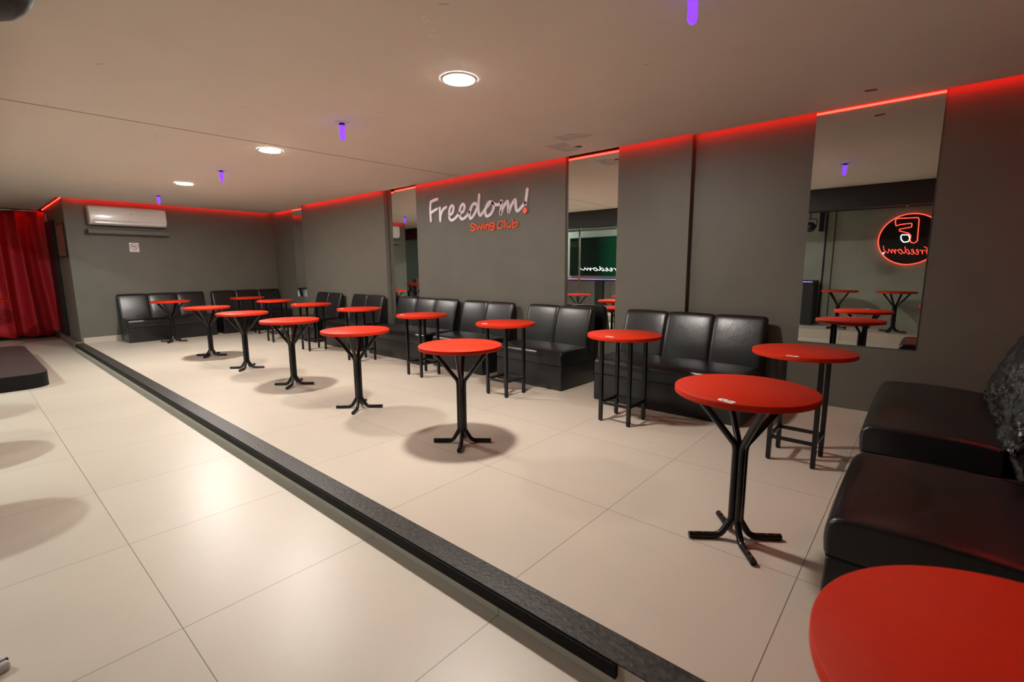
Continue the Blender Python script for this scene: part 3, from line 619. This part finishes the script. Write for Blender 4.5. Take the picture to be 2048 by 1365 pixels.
fr = nt.nodes.new('ShaderNodeMath'); fr.operation = 'FRACT'; nt.links.new(ma.outputs[0], fr.inputs[0])
rp = nt.nodes.new('ShaderNodeValToRGB'); el = rp.color_ramp.elements; el[0].color = (.05,.15,1,1); el[1].position = 1; el[1].color = (.05,.15,1,1)
for p_, c_ in ((.25, (.8,.15,.8,1)), (.5, (1,.12,.08,1)), (.72, (.8,.15,.8,1))): q_ = el.new(p_); q_.color = c_
nt.links.new(fr.outputs[0], rp.inputs[0]); nt.links.new(rp.outputs[0], b_.inputs['Emission Color'])
bm = newbm()
for i in range(150): x = -3.2+i*.0425; add_box(bm, x, x+.026, .181, .186, .888, .904)
ls = obj('led_dots', bm, m, smooth=False, loc=(-5.0, -2.05, .07)); tag(ls, 'strip of blue, pink and red light dots along the counter edge', 'led strip')

# pipes, duct and fittings under the high ceiling
bm = newbm(); add_tube(bm, [(-13.5,-.35,2.36),(.7,-.35,2.36)], .085, 20); tag(obj('ventilation_duct', bm, M_dark), 'black round duct running behind the ceiling beam', 'duct')
bm = newbm(); add_tube(bm, [(-13.5,-2.33,2.40),(.7,-2.33,2.40)], .022, 10); tag(obj('conduit', bm, M_dark), 'thin dark pipe along the top of the far grey wall', 'pipe')
bm = newbm(); add_tube(bm, [(-1.75,-2.37,2.42),(-1.75,-2.37,.2)], .016, 8); tag(obj('cable_duct', bm, M_dark), 'black vertical cable pipe left on the far grey wall', 'pipe')
bm = newbm(); add_tube(bm, [(-1.60,-2.385,2.42),(-1.60,-2.385,.2)], .008, 8); tag(obj('cable_duct', bm, mat('dark_grey', (.05,.05,.045), .6)), 'thin grey vertical cable on the far grey wall', 'cable')
bm = newbm(); add_box(bm, -1.88,-1.80,-2.40,-2.34,2.0,2.38); tag(obj('wall_speaker', bm, M_black, bevel=.006), 'slim black speaker hanging beside the vertical pipe', 'speaker')
for x, y, z, l in ((-1.25, -.2, 2.47, 'small pale lamp head on the pipes, left of the violet reflection'), (-.72, -.2, 2.50, 'small white lamp head on the pipes above the neon sign')):
    t = thing('projector_lamp', l, 'lamp', (x, y, z)); bm = newbm(); add_box(bm, -.05, .05, -.04, .04, -.03, .03); obj('housing', bm, M_white, t, bevel=.008)
    bm = newbm(); add_box(bm, -.01, .01, -.01, .01, .03, .40); obj('bracket', bm, M_black, t, smooth=False)
t = thing('security_camera', 'small white dome camera hanging above the neon sign', 'camera', (-.42, -1.0, 2.30))
bm = newbm(); add_sphere(bm, (0,0,0), .035, n=16); obj('dome', bm, M_white, t)
bm = newbm(); add_cyl(bm, 0, 0, .02, .60, .008, 10); obj('stem', bm, M_black, t)
SLP = (-1.625, .113, 1.935)
t = thing('stage_light', 'round black stage light hanging from the beam, cut by the top left corner', 'stage light', SLP)
bm = newbm(); add_sphere(bm, (0,0,0), .088, 1, 1, .95, n=32); obj('housing', bm, M_black, t, sharp=50)
bm = newbm(); add_tube(bm, fillet([(-.095,0,0),(-.095,0,.13),(.095,0,.13),(.095,0,0)], .03), .008, 8); obj('yoke', bm, M_black, t)
bm = newbm(); add_cyl(bm, 0, 0, .13, 2.2-SLP[2], .012, 12); obj('rod', bm, M_black, t)
t = thing('white_cabinet', 'white low cabinet beyond the curtain, seen in the tall mirror', 'cabinet', (-14.0, -1.4, ZL))
bm = newbm(); add_box(bm, -.2, .2, -.5, .5, 0, 1.0); obj('body', bm, M_white, t, bevel=.005)
bm = newbm(); add_box(bm, -.22, .24, -.52, .52, 1.0, 1.05); obj('top', bm, M_white, t, bevel=.005)
bm = newbm(); add_box(bm, .2, .215, -.48, -.01, .05, .95); obj('door', bm, M_white, t, bevel=.004)
# object at the bottom left corner of the photograph
t = thing('floor_box', 'pale grey box with black trim on the floor at the bottom left corner', 'box', (-2.41, -.115, ZL), rd(20))
bm = newbm(); add_box(bm, -.09, .09, -.06, .06, 0, .035); obj('body', bm, mat('pale_grey', (.4,.37,.36), .5), t, bevel=.01)
bm = newbm(); add_box(bm, .060, .068, -.062, .062, -.0, .0365); obj('stripe', bm, M_black, t, smooth=False)
